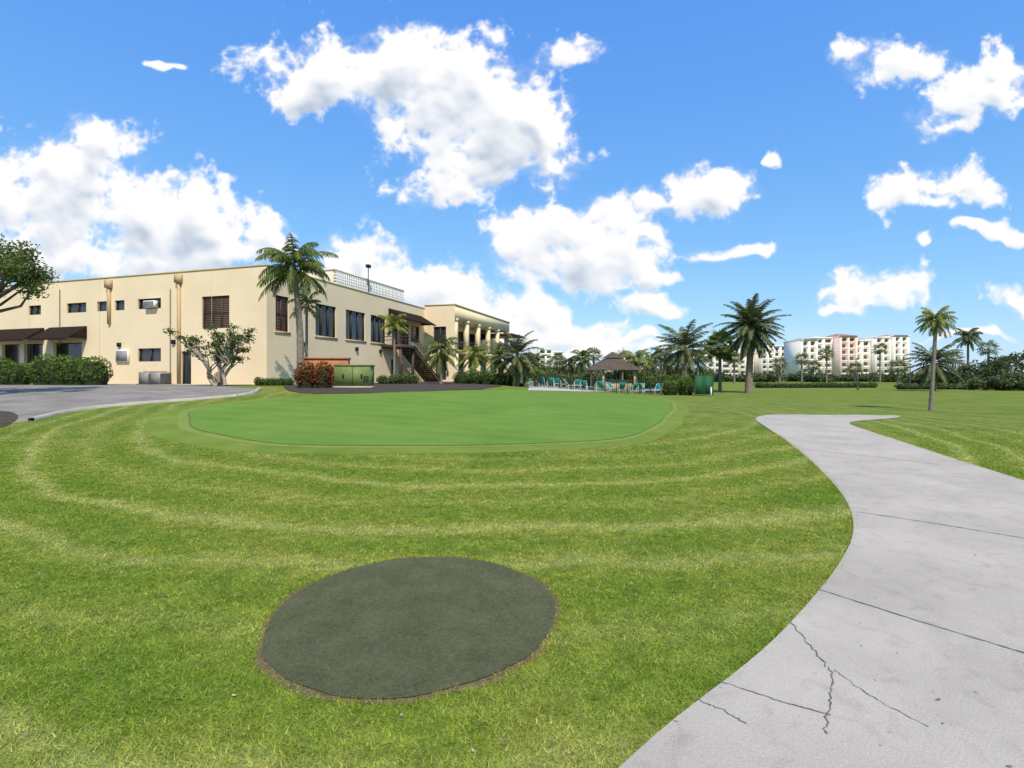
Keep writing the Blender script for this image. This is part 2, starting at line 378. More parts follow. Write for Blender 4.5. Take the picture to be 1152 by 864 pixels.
opL=[(sL(258),sL(227),3.65,5.75)]+[(sL(a),sL(b_),z0,z1) for a,b_,z0,z1 in
   [(181,155,5.15,5.85),(140,129,5.15,5.85),(120,109,5.15,5.85),(97,75,5.15,5.85),(181,155,1.55,2.45)]]
opL+=[(sL(215),sL(204),0.0,2.2),(sL(92),sL(60),0.0,3.0),(sL(48),sL(27),0,3.0),(sL(22),sL(2),0,3.0),(sL(46),sL(32),5.15,5.85)]
opR=[(.75,1.95,3.45,5.75),(4.6,6.95,3.45,5.75),(8.15,10.8,3.45,5.75),(11.6,14.0,3.45,5.75),(15.0,18.2,3.3,5.5),(14.9,15.8,0,2.1),(18.6,20.3,3.9,5.5)]
mb=MB()
wall(mb,fL,0,30,-.6,TOP,opL); wall(mb,fR,0,21.5,-.6,TOP,opR)
mb.add([(0,30,-.6),(21.5,30,-.6),(21.5,30,TOP),(0,30,TOP)],[[0,1,2,3]])
mb.add([(21.5,0,-.6),(45,0,-.6),(45,0,7.3),(21.5,0,7.3)],[[0,1,2,3]])
mb.add([(45,0,-.6),(45,20,-.6),(45,20,7.3),(45,0,7.3)],[[0,1,2,3]])
mb.build('walls',[M_st],club)
mb=MB()
mb.add([(.01,.01,TOP-.35),(21.5,.01,TOP-.35),(21.5,30,TOP-.35),(.01,30,TOP-.35)],[[0,1,2,3]],0)
mb.add([(21.5,.01,6.9),(45,.01,6.9),(45,20,6.9),(21.5,20,6.9)],[[0,1,2,3]],0)
mb.box(-.04,.25,-.04,30,TOP+.002,TOP+.10,1); mb.box(.252,21.5,-.04,.25,TOP+.002,TOP+.10,1)
mb.build('roof',[M_roof,M_trim],club)
mb=MB()
for i,o in enumerate(opL):
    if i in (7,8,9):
        mb.add([fL(o[0],o[2],.5),fL(o[1],o[2],.5),fL(o[1],o[3],.5),fL(o[0],o[3],.5)],[[0,1,2,3]],0)  # loading openings: dark sheet stands in for their unlit depth, no window
    else: window(mb,fL,o,3 if i==0 else (1 if i in(6,2,3) else 2),2 if i==0 else 1,blind=(i==0))
for i,o in enumerate(opR): window(mb,fR,o,3 if i in(1,2,3,4) else 2 if i==0 else 1,2 if i==0 else 1,blind=(i==0))
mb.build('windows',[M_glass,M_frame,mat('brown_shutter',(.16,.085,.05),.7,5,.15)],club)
mb=MB()
for o in opR[:4]: abox(mb,fR,o[0]-.1,o[1]+.1,o[2]-.14,o[2]-.002,-.06,0.1,0)
for t in (sL(202.5),sL(124)):
    z0=0 if t<10 else 4.2
    abox(mb,fL,t-.09,t+.09,z0,TOP-.7,-.16,-.002,0); abox(mb,fL,t-.25,t+.25,TOP-.7,TOP-.15,-.24,-.003,0)
mb.build('downspouts',[M_trim],club)
mb=MB()
for t in (4.4,14.6,22.0): abox(mb,fL,t-.012,t+.012,-.3,TOP-.02,-.004,-.001,0)
for t,z in ((7.6,2.7),(12.6,2.6),(2.0,2.9)): abox(mb,fL,t-.12,t+.12,z,z+.28,-.16,-.002,1)
for s,z in ((3.2,2.6),(9.5,2.6),(13.0,2.6)): abox(mb,fR,s-.12,s+.12,z,z+.28,-.16,-.002,1)
mb.tube([(-.06,7.9,0),(-.06,7.9,6.4)],.035,6,2); mb.tube([(-.06,18.6,2.8),(-.06,18.6,6.9)],.03,6,2)
mb.build('wall_fixtures',[M_trim,M_dark,M_metal],club)
mb=MB(); abox(mb,fL,sL(178),sL(166),5.2,5.65,-.3,-.002,0)
for k in range(5): abox(mb,fL,sL(178)+.05,sL(166)-.05,5.24+k*.08,5.27+k*.08,-.33,-.302,1)
abox(mb,fL,sL(146),sL(132),1.5,2.4,-.12,-.002,0); abox(mb,fL,sL(146)+.1,sL(132)-.1,1.6,2.3,-.15,-.122,1)
mb.build('window_air_conditioner',[M_white,M_metal],club)
def awning(mb,fn,a0,a1,zt,zb,out):
    p=[fn(a0,zt,-.02),fn(a1,zt,-.02),fn(a1,zb+.12,-out),fn(a0,zb+.12,-out),fn(a0,zb+.12,-.02),fn(a1,zb+.12,-.02),fn(a0,zb,-out),fn(a1,zb,-out)]
    mb.add(p,[[0,1,2,3]],0); mb.add(p,[[0,3,4]],0); mb.add(p,[[1,2,5]],0); mb.add(p,[[3,2,7,6]],0)
mb=MB()
awning(mb,fL,sL(98),sL(56),4.15,3.1,1.3); awning(mb,fL,sL(50),sL(-3),4.15,3.1,1.3)
awning(mb,fR,14.4,20.6,6.65,5.55,1.7)
mb.build('awnings',[M_awn],club)
mb=MB()
mb.box(13.2,15.6,-2.1,-.01,3.0,3.3,1)
n=19
for i in range(n):
    s0=15.6+i*.29; zt=3.3-(i+1)*3.3/n; mb.box(s0,s0+.31,-1.95,-.6,zt-.05,zt,0); mb.box(s0+.002,s0+.02,-1.94,-.61,zt+.001,zt+.12,1)
for t in (-2.03,-.55):
    p=[(15.6,t,3.34),(15.6+n*.29,t,.04),(15.6+n*.29,t,-.3),(15.6,t,2.85)]
    q=[(a,b_+.07,c_) for a,b_,c_ in p]; mb.add(p+q,[[0,1,2,3],[4,5,6,7],[0,1,5,4],[2,3,7,6]],1)
for t in (-1.99,-.55):
    for hgt in (1.0,.7,.4): mb.tube([(15.6,t,3.3+hgt),(15.6+n*.29,t,hgt)],.035,6,1)
    for k in range(0,n+1,2): mb.tube([(15.6+k*.29,t,3.3-k*3.3/n),(15.6+k*.29,t,4.3-k*3.3/n)],.028,6,1)
for hgt in (1.0,.7,.4): mb.tube([(13.2,-.05,3.3+hgt),(13.2,-2.0,3.3+hgt),(15.6,-2.0,3.3+hgt)],.035,6,1)
for s in (13.2,14.0,14.8,15.6): mb.tube([(s,-2.0,3.3),(s,-2.0,4.3)],.028,6,1)
for s in (13.35,15.5): mb.box(s-.1,s+.1,-1.95,-1.75,-.3,2.99,1)
mb.build('exterior_stairs',[M_conc,M_frame],club)
mb=MB(); BW=TOP+1.75
x=9.6
while x<20.6:
    for k in range(9): mb.box(x,x+.16,2.0,2.15,TOP-.3+k*.24,TOP-.3+k*.24+.12,0)
    mb.box(x+.161,x+.26,1.99,2.16,TOP-.3,BW,0); x+=.26
mb.box(9.5,20.8,1.97,2.18,BW+.002,BW+.15,2)
mb.box(9.8,20.6,2.45,2.6,TOP-.3,BW-.1,2)
mb.box(9.55,9.70,2.19,9.0,TOP-.3,BW,2)
mb.box(9.5,9.73,2.19,9.0,BW+.002,BW+.15,2)
mb.tube([(13.4,1.4,TOP-.3),(13.4,1.4,TOP+2.7)],.04,6,1); mb.box(13.2,13.6,1.25,1.55,TOP+2.7,TOP+2.95,1)
mb.tube([(6.2,3.0,TOP-.3),(6.2,3.0,TOP+.9)],.12,8,2); mb.tube([(3.5,9.0,TOP-.3),(3.5,9.0,TOP+.6)],.1,8,2)
mb.build('roof_screen',[M_white,M_dark,mat('screen_beige',(.62,.55,.44),.8,2,.05)],club)
mb=MB()
W=-3.37; H2=7.74
fP=lambda a,z,d:(21.45+d,a,z)
wall(mb,fP,W,-.002,-.6,H2,[(-2.4,-1.0,3.9,5.6),(-2.4,-1.2,.2,2.2)],.2)
mb.box(21.46,39.6,W+.003,-.01,6.5,H2-.002,0)
mb.box(21.66,39.6,W+.02,-.01,2.9,3.25,0)
for i,s in enumerate([22.2,25.2,28.6,32.0,35.4,39.2]):
    mb.box(s-.24,s+.24,W+.05,W+.53,3.26,6.49,0); mb.box(s-.27,s+.27,W+.03,W+.57,-.5,2.89,0); mb.box(s-.32,s+.32,W+.0,W+.6,6.2,6.48,0)
mb.box(21.66,39.6,-.5,-.3,-.5,2.89,0)
mb.box(21.40,39.66,W-.06,-.0,H2,H2+.12,1)
mb.build('terrace_wing',[M_st,M_trim],club)
mb=MB()
mb.box(22.0,39.3,-.06,-.02,3.4,5.9,0)
mb.box(22.4,39.0,-.56,-.51,.4,2.3,0)
for s in np.arange(22,39.5,1.6): mb.box(s-.05,s+.05,-.12,-.065,3.3,5.95,1)
for o in [(-2.4,-1.0,3.9,5.6),(-2.4,-1.2,.2,2.2)]: window(mb,fP,o,2,1)
for zz in (3.75,4.2): mb.tube([(22,W+.2,zz),(39.4,W+.2,zz)],.03,6,1)
for s in np.arange(22.4,39.4,.4): mb.tube([(s,W+.2,3.25),(s,W+.2,4.2)],.012,4,1)
mb.box(36.5,42.5,W-1.3,-.02,5.9,6.1,1)
mb.build('terrace_glazing',[M_glass,M_frame],club)
def condenser(px,D):
    e=MB(); x=at(px,D); z=float(TZ(x,D)); e.box(-.4,.4,-.4,.4,.06,.8,0)
    e.box(-.5,.5,-.5,.5,0,.058,1)
    for k in range(9): e.box(-.37,.37,-.425,-.402,.12+k*.07,.15+k*.07,1)
    e.tube([(0,0,.801),(0,0,.85)],[.33,.30],14,1)
    e.build('air_conditioning_unit',[M_metal,mat('dark_grille',(.1,.1,.1),.6)],None,(x,D,z),ang)
condenser(168,33); condenser(181,32.6)

# ---------------------------------------------------------------- vegetation
def unit(v): return v/(np.linalg.norm(v,axis=-1,keepdims=True)+1e-9)
def frond(mb,p0,azm,el,Ln,droop,nl,ll,lw,mi=1,tone=None,hang=.6):
    n=10; t=np.linspace(0,1,n+1); e=el-droop*t**1.4
    seg=Ln/n; d=np.stack([np.cos(e)*math.cos(azm),np.cos(e)*math.sin(azm),np.sin(e)],1)
    pts=np.concatenate([[p0],p0+np.cumsum(d[:-1]*seg,0)])
    side=np.array([-math.sin(azm),math.cos(azm),0])
    wr=.035*(1-t*.8)*max(Ln/2.5,.5)
    v=np.concatenate([pts-side*wr[:,None],pts+side*wr[:,None]]); k=n+1
    mb.add(v,[[i,i+1,k+i+1,k+i] for i in range(n)],mi,.9)
    tt=np.linspace(.14,1,nl); P0=np.stack([np.interp(tt,t,pts[:,j]) for j in range(3)],1); T=np.stack([np.interp(tt,t,d[:,j]) for j in range(3)],1)
    prof=ll*np.sin(math.pi*(.12+.80*tt))**.7
    tone=R.rand() if tone is None else tone
    for s in (-1,1):
        dirv=unit(side*s*1.0+T*(.55+.5*tt[:,None])+np.array([0,0,-1])*(hang*(.5+R.rand(nl)[:,None]))+R.randn(nl,3)*.12)
        q1=P0+dirv*prof[:,None]*.55; q2=q1+unit(dirv+np.array([0,0,-1])*hang*.9)*prof[:,None]*.45
        w_=T*lw*.5
        v=np.concatenate([P0-w_,P0+w_,q1+w_*.9,q1-w_*.9,q2]); N_=nl; i=np.arange(N_)
        rn=np.clip(tone*.7+R.rand(N_)*.35,0,1)
        mb.add(v,np.stack([i,i+N_,i+2*N_,i+3*N_],1),mi,rn); mb.add(v,np.stack([i+3*N_,i+2*N_,i+4*N_],1),mi,rn)
def trunk(mb,b,t,r0,r1,bend=.0,rings=0):
    n=14+rings; k=np.linspace(0,1,n)
    p=b+(t-b)*k[:,None]; off=np.array([1,.3,0])*bend; p=p+off*np.sin(k*math.pi)[:,None]
    r=r1+(r0-r1)*(1-k)**2.2
    r=r*(1+.07*(np.arange(n)%2)); mb.tube(p,r,9,0)
M_trunk=mat('palm_trunk_bark',(.28,.235,.18),.95,9,0,.6,30,col2=(.13,.11,.085))
M_bark=mat('pale_bark',(.42,.36,.29),.95,8,0,.6,30,col2=(.22,.185,.15))
M_dkbark=mat('dark_bark',(.12,.10,.08),.95,8,.3,.6,30)
L_palm=leafmat('palm_fronds',(.055,.095,.018),(.20,.24,.055),.35)
L_palmy=leafmat('palm_fronds_yellow_green',(.09,.13,.018),(.34,.34,.07),.35)
L_palmd=leafmat('palm_fronds_grey_green',(.055,.075,.024),(.17,.19,.075),.3,(.28,.24,.12))
L_tree=leafmat('tree_leaves',(.04,.07,.014),(.16,.205,.045),.3)
L_far=leafmat('far_tree_leaves',(.055,.08,.028),(.17,.195,.075),.3)
L_hedge=leafmat('hedge_leaves',(.03,.075,.010),(.15,.23,.03),.3)
L_crot=leafmat('croton_leaves',(.07,.03,.012),(.26,.07,.025),.3,(.24,.24,.04))
M_core=mat('dark_shade_core',(.025,.035,.012),1,4,.4)  # solid hedge core, its dark colour stands in for shade behind the leaves
def feather_palm(name,px,D,zc,Ln,nf=26,ll=.6,lw=.05,r0=.17,r1=.12,nl=34,bend=0,lm=None,dpx=0,hang=.7,e0=-.5,e1=1.35,droop=1.5,base=None):
    mb=MB(); x=at(px,D); b=np.array([at(px+dpx,D),D,float(TZ(x,D))-.1]); t=np.array([x,D,zc])
    trunk(mb,b,t,r0,r1,bend,10)
    if Ln>1.5: mb.tube([t-[0,0,.1],t+[0,0,.45]],[r1*1.05,r1*.5],8,1)
    for i in range(nf):
        q=(i+.5)/nf; el=e1-(e1-e0)*q**.9+R.randn()*.08
        frond(mb,t+np.array([0,0,.3*(1-q)*min(1,Ln/2)]),i*2.39996+R.randn()*.15,el,Ln*(.85+.25*R.rand()),droop*(.75+.5*R.rand())*(1 if el>0 else .6),nl,ll,lw,1,tone=.15+.75*(1-q)*R.rand()+.1,hang=hang)
    return mb.build(name,[M_trunk,lm or L_palm])
def fan_palm(name,px,D,zc,Rr,nf=44,r0=.2,r1=.16,nseg=15,lm=None,base_z=None,low=-.9,droop=.35,dpx=0,bend=0):
    mb=MB(); x=at(px,D); b=np.array([at(px+dpx,D),D,float(TZ(x,D))-.1]); t=np.array([x,D,zc]); trunk(mb,b,t,r0,r1,bend,6)
    for i in range(nf):
        q=(i+.5)/nf; el=math.asin(max(-1,min(1,1-(1-math.sin(low))*q))); a=i*2.39996+R.randn()*.2
        d=np.array([math.cos(el)*math.cos(a),math.cos(el)*math.sin(a),math.sin(el)])
        Lp=Rr*(.42+.12*R.rand()); Lb=Rr*.52*(.85+.3*R.rand()); p=t+d*Lp
        sd=unit(np.cross(d,[0,0,1.])+1e-4); up=np.cross(sd,d)
        mb.add([t-sd*.02,t+sd*.02,p+sd*.015,p-sd*.015],[[0,1,2,3]],1,.8)
        th_=np.linspace(-1.75,1.75,nseg); tn=q
        dd=unit(np.cos(th_)[:,None]*d+np.sin(th_)[:,None]*sd+up*.12*R.randn()+np.array([0,0,-1])*droop*.3)
        L_=Lb*(.7+.3*np.cos(th_*.6)); m_=p+dd*(L_*.6)[:,None]; tip=m_+unit(dd+np.array([0,0,-1])*droop*1.8)*(L_*.45)[:,None]
        w_=unit(np.cross(dd,up))*Lb*.085
        v=np.concatenate([np.repeat([p],nseg,0),m_-w_,m_+w_,tip]); i_=np.arange(nseg); rn=np.clip((1-tn)*.55*R.rand()+.15+R.rand(nseg)*.3,0,1)
        mb.add(v,np.stack([i_,i_+nseg,i_+3*nseg,i_+2*nseg],1),1,rn)
    return mb.build(name,[M_trunk,lm or L_palm])
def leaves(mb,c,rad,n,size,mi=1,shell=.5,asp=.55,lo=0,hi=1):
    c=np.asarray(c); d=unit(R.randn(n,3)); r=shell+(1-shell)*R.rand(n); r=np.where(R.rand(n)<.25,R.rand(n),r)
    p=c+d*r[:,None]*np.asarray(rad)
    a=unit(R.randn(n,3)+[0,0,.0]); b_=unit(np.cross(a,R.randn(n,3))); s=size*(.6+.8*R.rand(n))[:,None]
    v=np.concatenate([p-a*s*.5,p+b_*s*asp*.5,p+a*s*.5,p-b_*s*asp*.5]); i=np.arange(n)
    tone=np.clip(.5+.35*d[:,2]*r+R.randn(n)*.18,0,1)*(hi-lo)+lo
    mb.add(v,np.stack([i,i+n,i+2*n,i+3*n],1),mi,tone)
def tree(name,x,y,zc,rad,nclump,nleaf,size,lm,bark,cl=.42,tr=.15,trunk_top=None,squash=.8,nlimb=None,zb=None):
    mb=MB(); zb=float(TZ(x,y)) if zb is None else zb; rad=np.asarray(rad,float); c=np.array([x,y,zc])
    base=np.array([x,y,zb-.1]); tt=np.array([x,y,zb+(zc-rad[2]*.5-zb)*.8 if trunk_top is None else trunk_top])
    mb.tube([base,(base+tt)/2+[tr*.4,0,0],tt],[tr*1.3,tr,tr*.85],8,0)
    for i in range(nclump):
        d=unit(R.randn(3)); 
        if d[2]<-.35: d[2]*=-.6
        p=c+d*rad*(.35+.6*R.rand()); r_=cl*rad.mean()*(.6+.7*R.rand())
        if nlimb is None or i<nlimb:
            mid=(tt+p)/2+R.randn(3)*rad.mean()*.10
            mb.tube([tt,mid,p],[tr*.5,tr*.28,tr*.1],5,0)
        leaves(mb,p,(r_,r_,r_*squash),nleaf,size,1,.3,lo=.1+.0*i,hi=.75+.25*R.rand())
    return mb.build(name,[bark,lm])
def hedge(name,pts,h,wd,lm,size=.14,dens=260,zlow=0.0):
    mb=MB()
    for a,b_ in zip(pts[:-1],pts[1:]):
        a=np.array(a);b_=np.array(b_); Lh=np.linalg.norm(b_-a); d=(b_-a)/Lh; nr=np.array([-d[1],d[0]]); m=max(int(Lh/(wd*.8)),1)
        for k in range(m):
            q=a+d*(k+.5)*Lh/m; hh=h*(.85+.25*R.rand()); z=float(TZ(q[0],q[1])); 
            th_=np.linspace(0,2*math.pi,9)[:-1]; ring=[]
            for zz,rr in ((0,.75),(.35,.85),(.65,.75),(.84,.4)):
                for t_ in th_: ring.append([q[0]+math.cos(t_)*wd*.5*rr,q[1]+math.sin(t_)*wd*.5*rr,z+zz*hh])
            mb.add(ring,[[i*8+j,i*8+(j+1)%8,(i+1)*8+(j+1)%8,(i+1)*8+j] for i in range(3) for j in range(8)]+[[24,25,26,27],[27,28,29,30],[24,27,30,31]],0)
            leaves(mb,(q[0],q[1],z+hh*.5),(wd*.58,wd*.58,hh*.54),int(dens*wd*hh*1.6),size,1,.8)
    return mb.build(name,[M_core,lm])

feather_palm('palm_tree',331,28.5,zh(305,28.5),2.45,34,.62,.055,.24,.15,40,.12,dpx=7,hang=.9,droop=1.8,e0=-.45,e1=1.45)
feather_palm('palm_tree',345,30.0,zh(345,30),1.25,14,.4,.05,.09,.07,24,.0,lm=L_palmy)
feather_palm('palm_tree',443,36,zh(366,36),1.25,16,.45,.06,.10,.08,24,.05,lm=L_palmy,e0=-.3)
feather_palm('palm_tree',496,36,zh(398,36),1.7,26,.5,.06,.12,.1,28,.0,hang=.8,e0=-.9)
feather_palm('palm_tree',534,42,zh(402,42),1.7,18,.5,.07,.12,.1,26,lm=L_palmy,e0=-.6)
feather_palm('palm_tree',582,41,zh(402,41),2.4,54,.45,.06,.15,.13,36,e0=-1.2,e1=1.4,hang=.35,droop=1.1,lm=L_palmd)
feather_palm('palm_tree',562,44,zh(404,44),1.8,30,.45,.06,.15,.13,26,e0=-.9,e1=1.4,hang=.4,droop=1.1)
feather_palm('palm_tree',602,47,zh(412,47),1.6,26,.45,.07,.15,.13,26,e0=-.9,e1=1.4,hang=.4,droop=1.1)
feather_palm('palm_tree',655,66,zh(404,66),2.0,26,.6,.10,.18,.15,22,e0=-.9,hang=.5,lm=L_palm)
feather_palm('palm_tree',640,72,zh(409,72),1.8,22,.6,.10,.18,.15,22,e0=-.9,hang=.5,lm=L_palmd)
feather_palm('palm_tree',716,62,zh(407,62),2.3,26,.6,.10,.16,.13,22,e0=-.6,hang=.6,lm=L_palmy)
feather_palm('palm_tree',733,75,zh(406,75),2.4,26,.6,.10,.16,.13,22,e0=-.8,hang=.6,lm=L_palmd)
feather_palm('palm_tree',748,68,zh(402,68),2.4,26,.6,.10,.18,.15,22,e0=-.6,hang=.6)
feather_palm('palm_tree',770,52,zh(394,52),3.4,44,.7,.085,.26,.22,40,e0=-.8,e1=1.35,hang=.45,droop=1.0,lm=L_palmd)
feather_palm('palm_tree',845,51,zh(370,51),3.4,90,.6,.09,.36,.30,44,e0=-1.05,e1=1.45,hang=.35,droop=1.0,lm=L_palmd,dpx=-3)
fan_palm('palm_tree',810,58,zh(390,58),2.3,40,.2,.16)
feather_palm('palm_tree',1053,24.3,zh(362,24.3),.92,36,.26,.032,.10,.07,28,lm=L_palmy,e0=-.7,hang=.7,droop=1.6,dpx=-6)
feather_palm('palm_tree',1050,58,zh(410,58),3.0,44,.6,.09,.3,.26,34,e0=-1.0,hang=.5,lm=L_palmd,droop=1.2)
feather_palm('palm_tree',1089,78,zh(380,78),2.2,30,.6,.10,.18,.14,24,e0=-.7,lm=L_palmd)
for px,D,py,r in [(930,150,398,2.8),(902,140,404,2.6),(990,150,393,2.6),(877,120,410,2.4),(915,170,412,3),(962,160,415,3),(627,110,406,2.2),(1010,120,414,2.8),(826,120,404,2.4),(668,95,400,2.0),(1112,110,392,2.4),(1072,120,404,2.6),(700,100,404,2.4),(785,100,402,2.4)]:
    fan_palm('palm_tree',px,D,zh(py,D),r,28,.25,.2,9,low=-.7)

tree('oak_tree',at(-34,21),21,zh(312,21),(3.3,2.6,1.75),38,300,.13,L_tree,M_dkbark,.28,.2,nlimb=30)
mb=MB(); x0,y0=at(247,28.6),28.6; z0=float(TZ(x0,y0))
tips=[]
for i in range(7):
    a=i*2*math.pi/7+R.rand()*.5; p=np.array([x0+.12*math.cos(a),y0+.12*math.sin(a),z0-.1]); pts=[p.copy()]; 
    tgt=np.array([x0-.25+(R.rand()*2-1)*1.7,y0+R.randn()*.6,z0+1.9+1.1*R.rand()])
    for k in range(1,8): 
        q=p+(tgt-p)*k/7; q+= [R.randn()*.10,R.randn()*.10,R.randn()*.06]; pts.append(q)
    mb.tube(pts,np.linspace(.12,.05,8),7,0); tips.append(pts[-1])
    for j in range(5):
        s=pts[3+R.randint(4)]; e=s+np.array([R.randn()*.7,R.randn()*.5,.5+.7*R.rand()]); mb.tube([s,(s+e)/2+R.randn(3)*.1,e],[.045,.032,.015],5,0); tips.append(e)
for t_ in tips: leaves(mb,t_,(.46,.40,.24),85,.13,1,.2,lo=0,hi=.6)
mb.build('frangipani_tree',[M_bark,L_tree])

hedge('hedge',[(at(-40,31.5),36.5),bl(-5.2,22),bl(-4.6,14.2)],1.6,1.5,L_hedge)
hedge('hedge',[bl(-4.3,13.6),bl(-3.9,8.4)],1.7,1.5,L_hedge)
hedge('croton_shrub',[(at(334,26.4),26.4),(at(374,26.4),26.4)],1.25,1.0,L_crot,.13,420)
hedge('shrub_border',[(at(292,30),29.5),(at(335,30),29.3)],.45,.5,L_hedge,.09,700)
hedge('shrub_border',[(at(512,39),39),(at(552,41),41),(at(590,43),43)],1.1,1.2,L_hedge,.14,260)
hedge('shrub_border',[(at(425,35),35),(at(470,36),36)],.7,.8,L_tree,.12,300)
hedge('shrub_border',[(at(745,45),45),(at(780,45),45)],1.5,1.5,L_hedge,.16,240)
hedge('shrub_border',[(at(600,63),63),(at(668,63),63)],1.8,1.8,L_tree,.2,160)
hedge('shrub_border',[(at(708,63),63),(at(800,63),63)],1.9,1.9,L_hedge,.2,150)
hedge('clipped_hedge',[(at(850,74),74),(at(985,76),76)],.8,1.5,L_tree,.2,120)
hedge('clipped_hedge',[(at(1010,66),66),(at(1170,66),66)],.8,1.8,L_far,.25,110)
def treeline(name,items,lm):
    mb=MB()
    for px,D,top,rad in items:
        x=at(px,D); zt=zh(top,D); zb=float(TZ(x,D)); r=np.array([rad,rad,(zt-zb)*.5]); c=np.array([x,D,zb+(zt-zb)*.55])
        mb.tube([[x,D,zb-.2],[x,D,c[2]]],[.2,.12],6,0)
        tl=R.rand()*.35
        for i in range(16):
            d=unit(R.randn(3)); p=c+d*r*(.3+.65*R.rand()); q=rad*.36*(.5+.8*R.rand())
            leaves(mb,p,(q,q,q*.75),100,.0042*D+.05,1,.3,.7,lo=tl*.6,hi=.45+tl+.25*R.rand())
    mb.build(name,[M_dkbark,lm])
R2=np.random.RandomState(3)
items=[(px+R2.randn()*4,95+30*R2.rand(),409+R2.rand()*9,4.2) for px in range(590,800,14)]
items+=[(px+R2.randn()*4,150+30*R2.rand(),420+R2.rand()*5,5) for px in range(795,1040,14)]
treeline('distant_trees',items,L_far)
items=[(1078,76,418,3.0),(1098,72,408,3.2),(1120,78,398,3.6),(1138,66,405,2.8),(1160,70,392,4.2),(1185,68,392,5),(1108,62,422,2.2),(1132,60,423,2.0),(1152,60,417,2.6),(1065,95,420,3.5),(1035,100,422,3.5),(1210,60,390,5)]
treeline('tree_group',items,L_far)
items=[(560,120,414,6),(530,125,412,6),(-70,70,330,6),(-40,80,350,6)]
treeline('distant_trees',items,L_far)

M_ug=mat('green_enamel',(.15,.20,.06),.6,3,.12)
mb=MB(); x,y=at(399,26.4),26.4; z=float(TZ(x,y))
mb.box(-.95,.95,-.5,.5,.0,.10,1); mb.box(-.9,.9,-.45,.45,.101,1.12,0); mb.box(-.93,.93,-.48,.48,1.121,1.2,0)
mb.box(-.012,.012,-.462,-.452,.15,1.1,2); mb.box(-.5,-.42,-.475,-.452,.5,.72,2); mb.box(.42,.5,-.475,-.452,.5,.72,2)
for k in range(5): mb.box(.55,.82,-.465,-.452,.3+k*.07,.33+k*.07,2)
mb.build('utility_box',[M_ug,M_conc,M_dark],None,(x,y,z),.05)
mb=MB(); x,y=at(366,29),29.; z=float(TZ(x,y))
mb.box(-1.3,1.3,-.25,.25,-.1,1.5,0); mb.box(-1.36,1.36,-.31,.31,1.501,1.6,0)
for k in range(6): mb.box(-1.31,1.31,-.262,-.251,.15+k*.22,.165+k*.22,1)
mb.build('terracotta_brick_wall',[mat('terracotta',(.42,.16,.07),.8,6,.2),M_trim],None,(x,y,z),.1)

# ---------------------------------------------------------------- pool area
M_teal=mat('teal_sling_fabric',(.02,.26,.24),.7,4,.1)
M_water=mat('pool_water',(.05,.38,.48),.05,2,.15,.3,6)
drape('pool_deck',[gnd(594,439.2),gnd(700,440),gnd(790,440),(at(800,62),62),(at(596,62),62)],.014,mat('pool_deck_concrete',(.5,.46,.40),.85,2,.08))
drape('swimming_pool',[(at(630,53),53),(at(745,53),53),(at(745,58),58),(at(625,58),58)],.03,M_water)
def lounger(px,D,rz):
    mb=MB(); x=at(px,D); z=float(TZ(x,D))
    mb.box(-.3,.3,-.95,.3,.36,.40,0)
    Mx=Matrix.Translation((0,.3,.38))@Matrix.Rotation(math.radians(50),4,'X')
    mb.box(-.3,.3,0,.75,-.02,.02,0,Mx)
    for s in (-1,1):
        mb.tube([(s*.33,-.97,.38),(s*.33,.3,.38),(s*.33,.3+.75*math.cos(.87),.38+.75*math.sin(.87))],.025,6,1)
        for yy in (-.8,.35): mb.tube([(s*.33,yy,.38),(s*.33,yy,0)],.025,6,1)
        mb.tube([(s*.33,.62,0),(s*.33,.62,.75)],.02,6,1)
    mb.build('sun_lounger',[M_teal,M_white],None,(x,D,z+.015),rz)
for i,px in enumerate(np.linspace(600,738,15)):
    lounger(px+R.randn()*1.5,47.5+R.rand()*2.5+ (2.5 if i%3==0 else 0),math.radians(R.choice([150,200,30,-25,90])+R.randn()*12))
mb=MB(); a=np.array([at(592,46),46.]); b_=np.array([at(783,45.6),45.6]); n=90
for i in range(n+1):
    p=a+(b_-a)*i/n; z=float(TZ(*p)); big=i%6==0
    mb.tube([(p[0],p[1],z-.05),(p[0],p[1],z+(1.3 if big else 1.18))],.045 if big else .014,5,0)
for hz in (.15,1.18):
    mb.tube([(p[0],p[1],float(TZ(*p))+hz) for p in [a+(b_-a)*i/10 for i in range(11)]],.03,5,0)
mb.build('pool_fence',[mat('fence_green_paint',(.02,.055,.035),.6)])
mb=MB(); x,y=at(792,43.5),43.5; z=float(TZ(x,y)); 
for s in (-.8,0,.8): mb.tube([(s,0,-.05),(s,0,1.75)],.04,8,1)
for hz in (.1,.9,1.7): mb.tube([(-.8,0,hz),(.8,0,hz)],.025,6,1)
mb.box(-.77,-.03,-.012,.012,.13,1.67,0); mb.box(.03,.77,-.012,.012,.13,1.67,0)
mb.build('fence_gate',[mat('green_windscreen_mesh',(.02,.10,.04),.8,10,.2),mat('dark_green_post',(.03,.08,.05),.5)],None,(x,y,z),.1)
mb=MB(); x,y=at(800,41),41.; mb.box(-.05,.05,-.05,.05,0,.75,0); mb.box(-.065,.065,-.065,.065,.75,.8,0); mb.build('white_marker_post',[M_white],None,(x,y,float(TZ(x,y))))
M_thatch=mat('brown_roof_shingle',(.11,.08,.055),.95,3,.25,.6,12)
mb=MB(); x,y=at(689,60),60.; z=float(TZ(x,y))
for sx in (-1.9,1.9):
    for sy in (-1.9,1.9): mb.box(sx-.11,sx+.11,sy-.11,sy+.11,0,2.4,1)
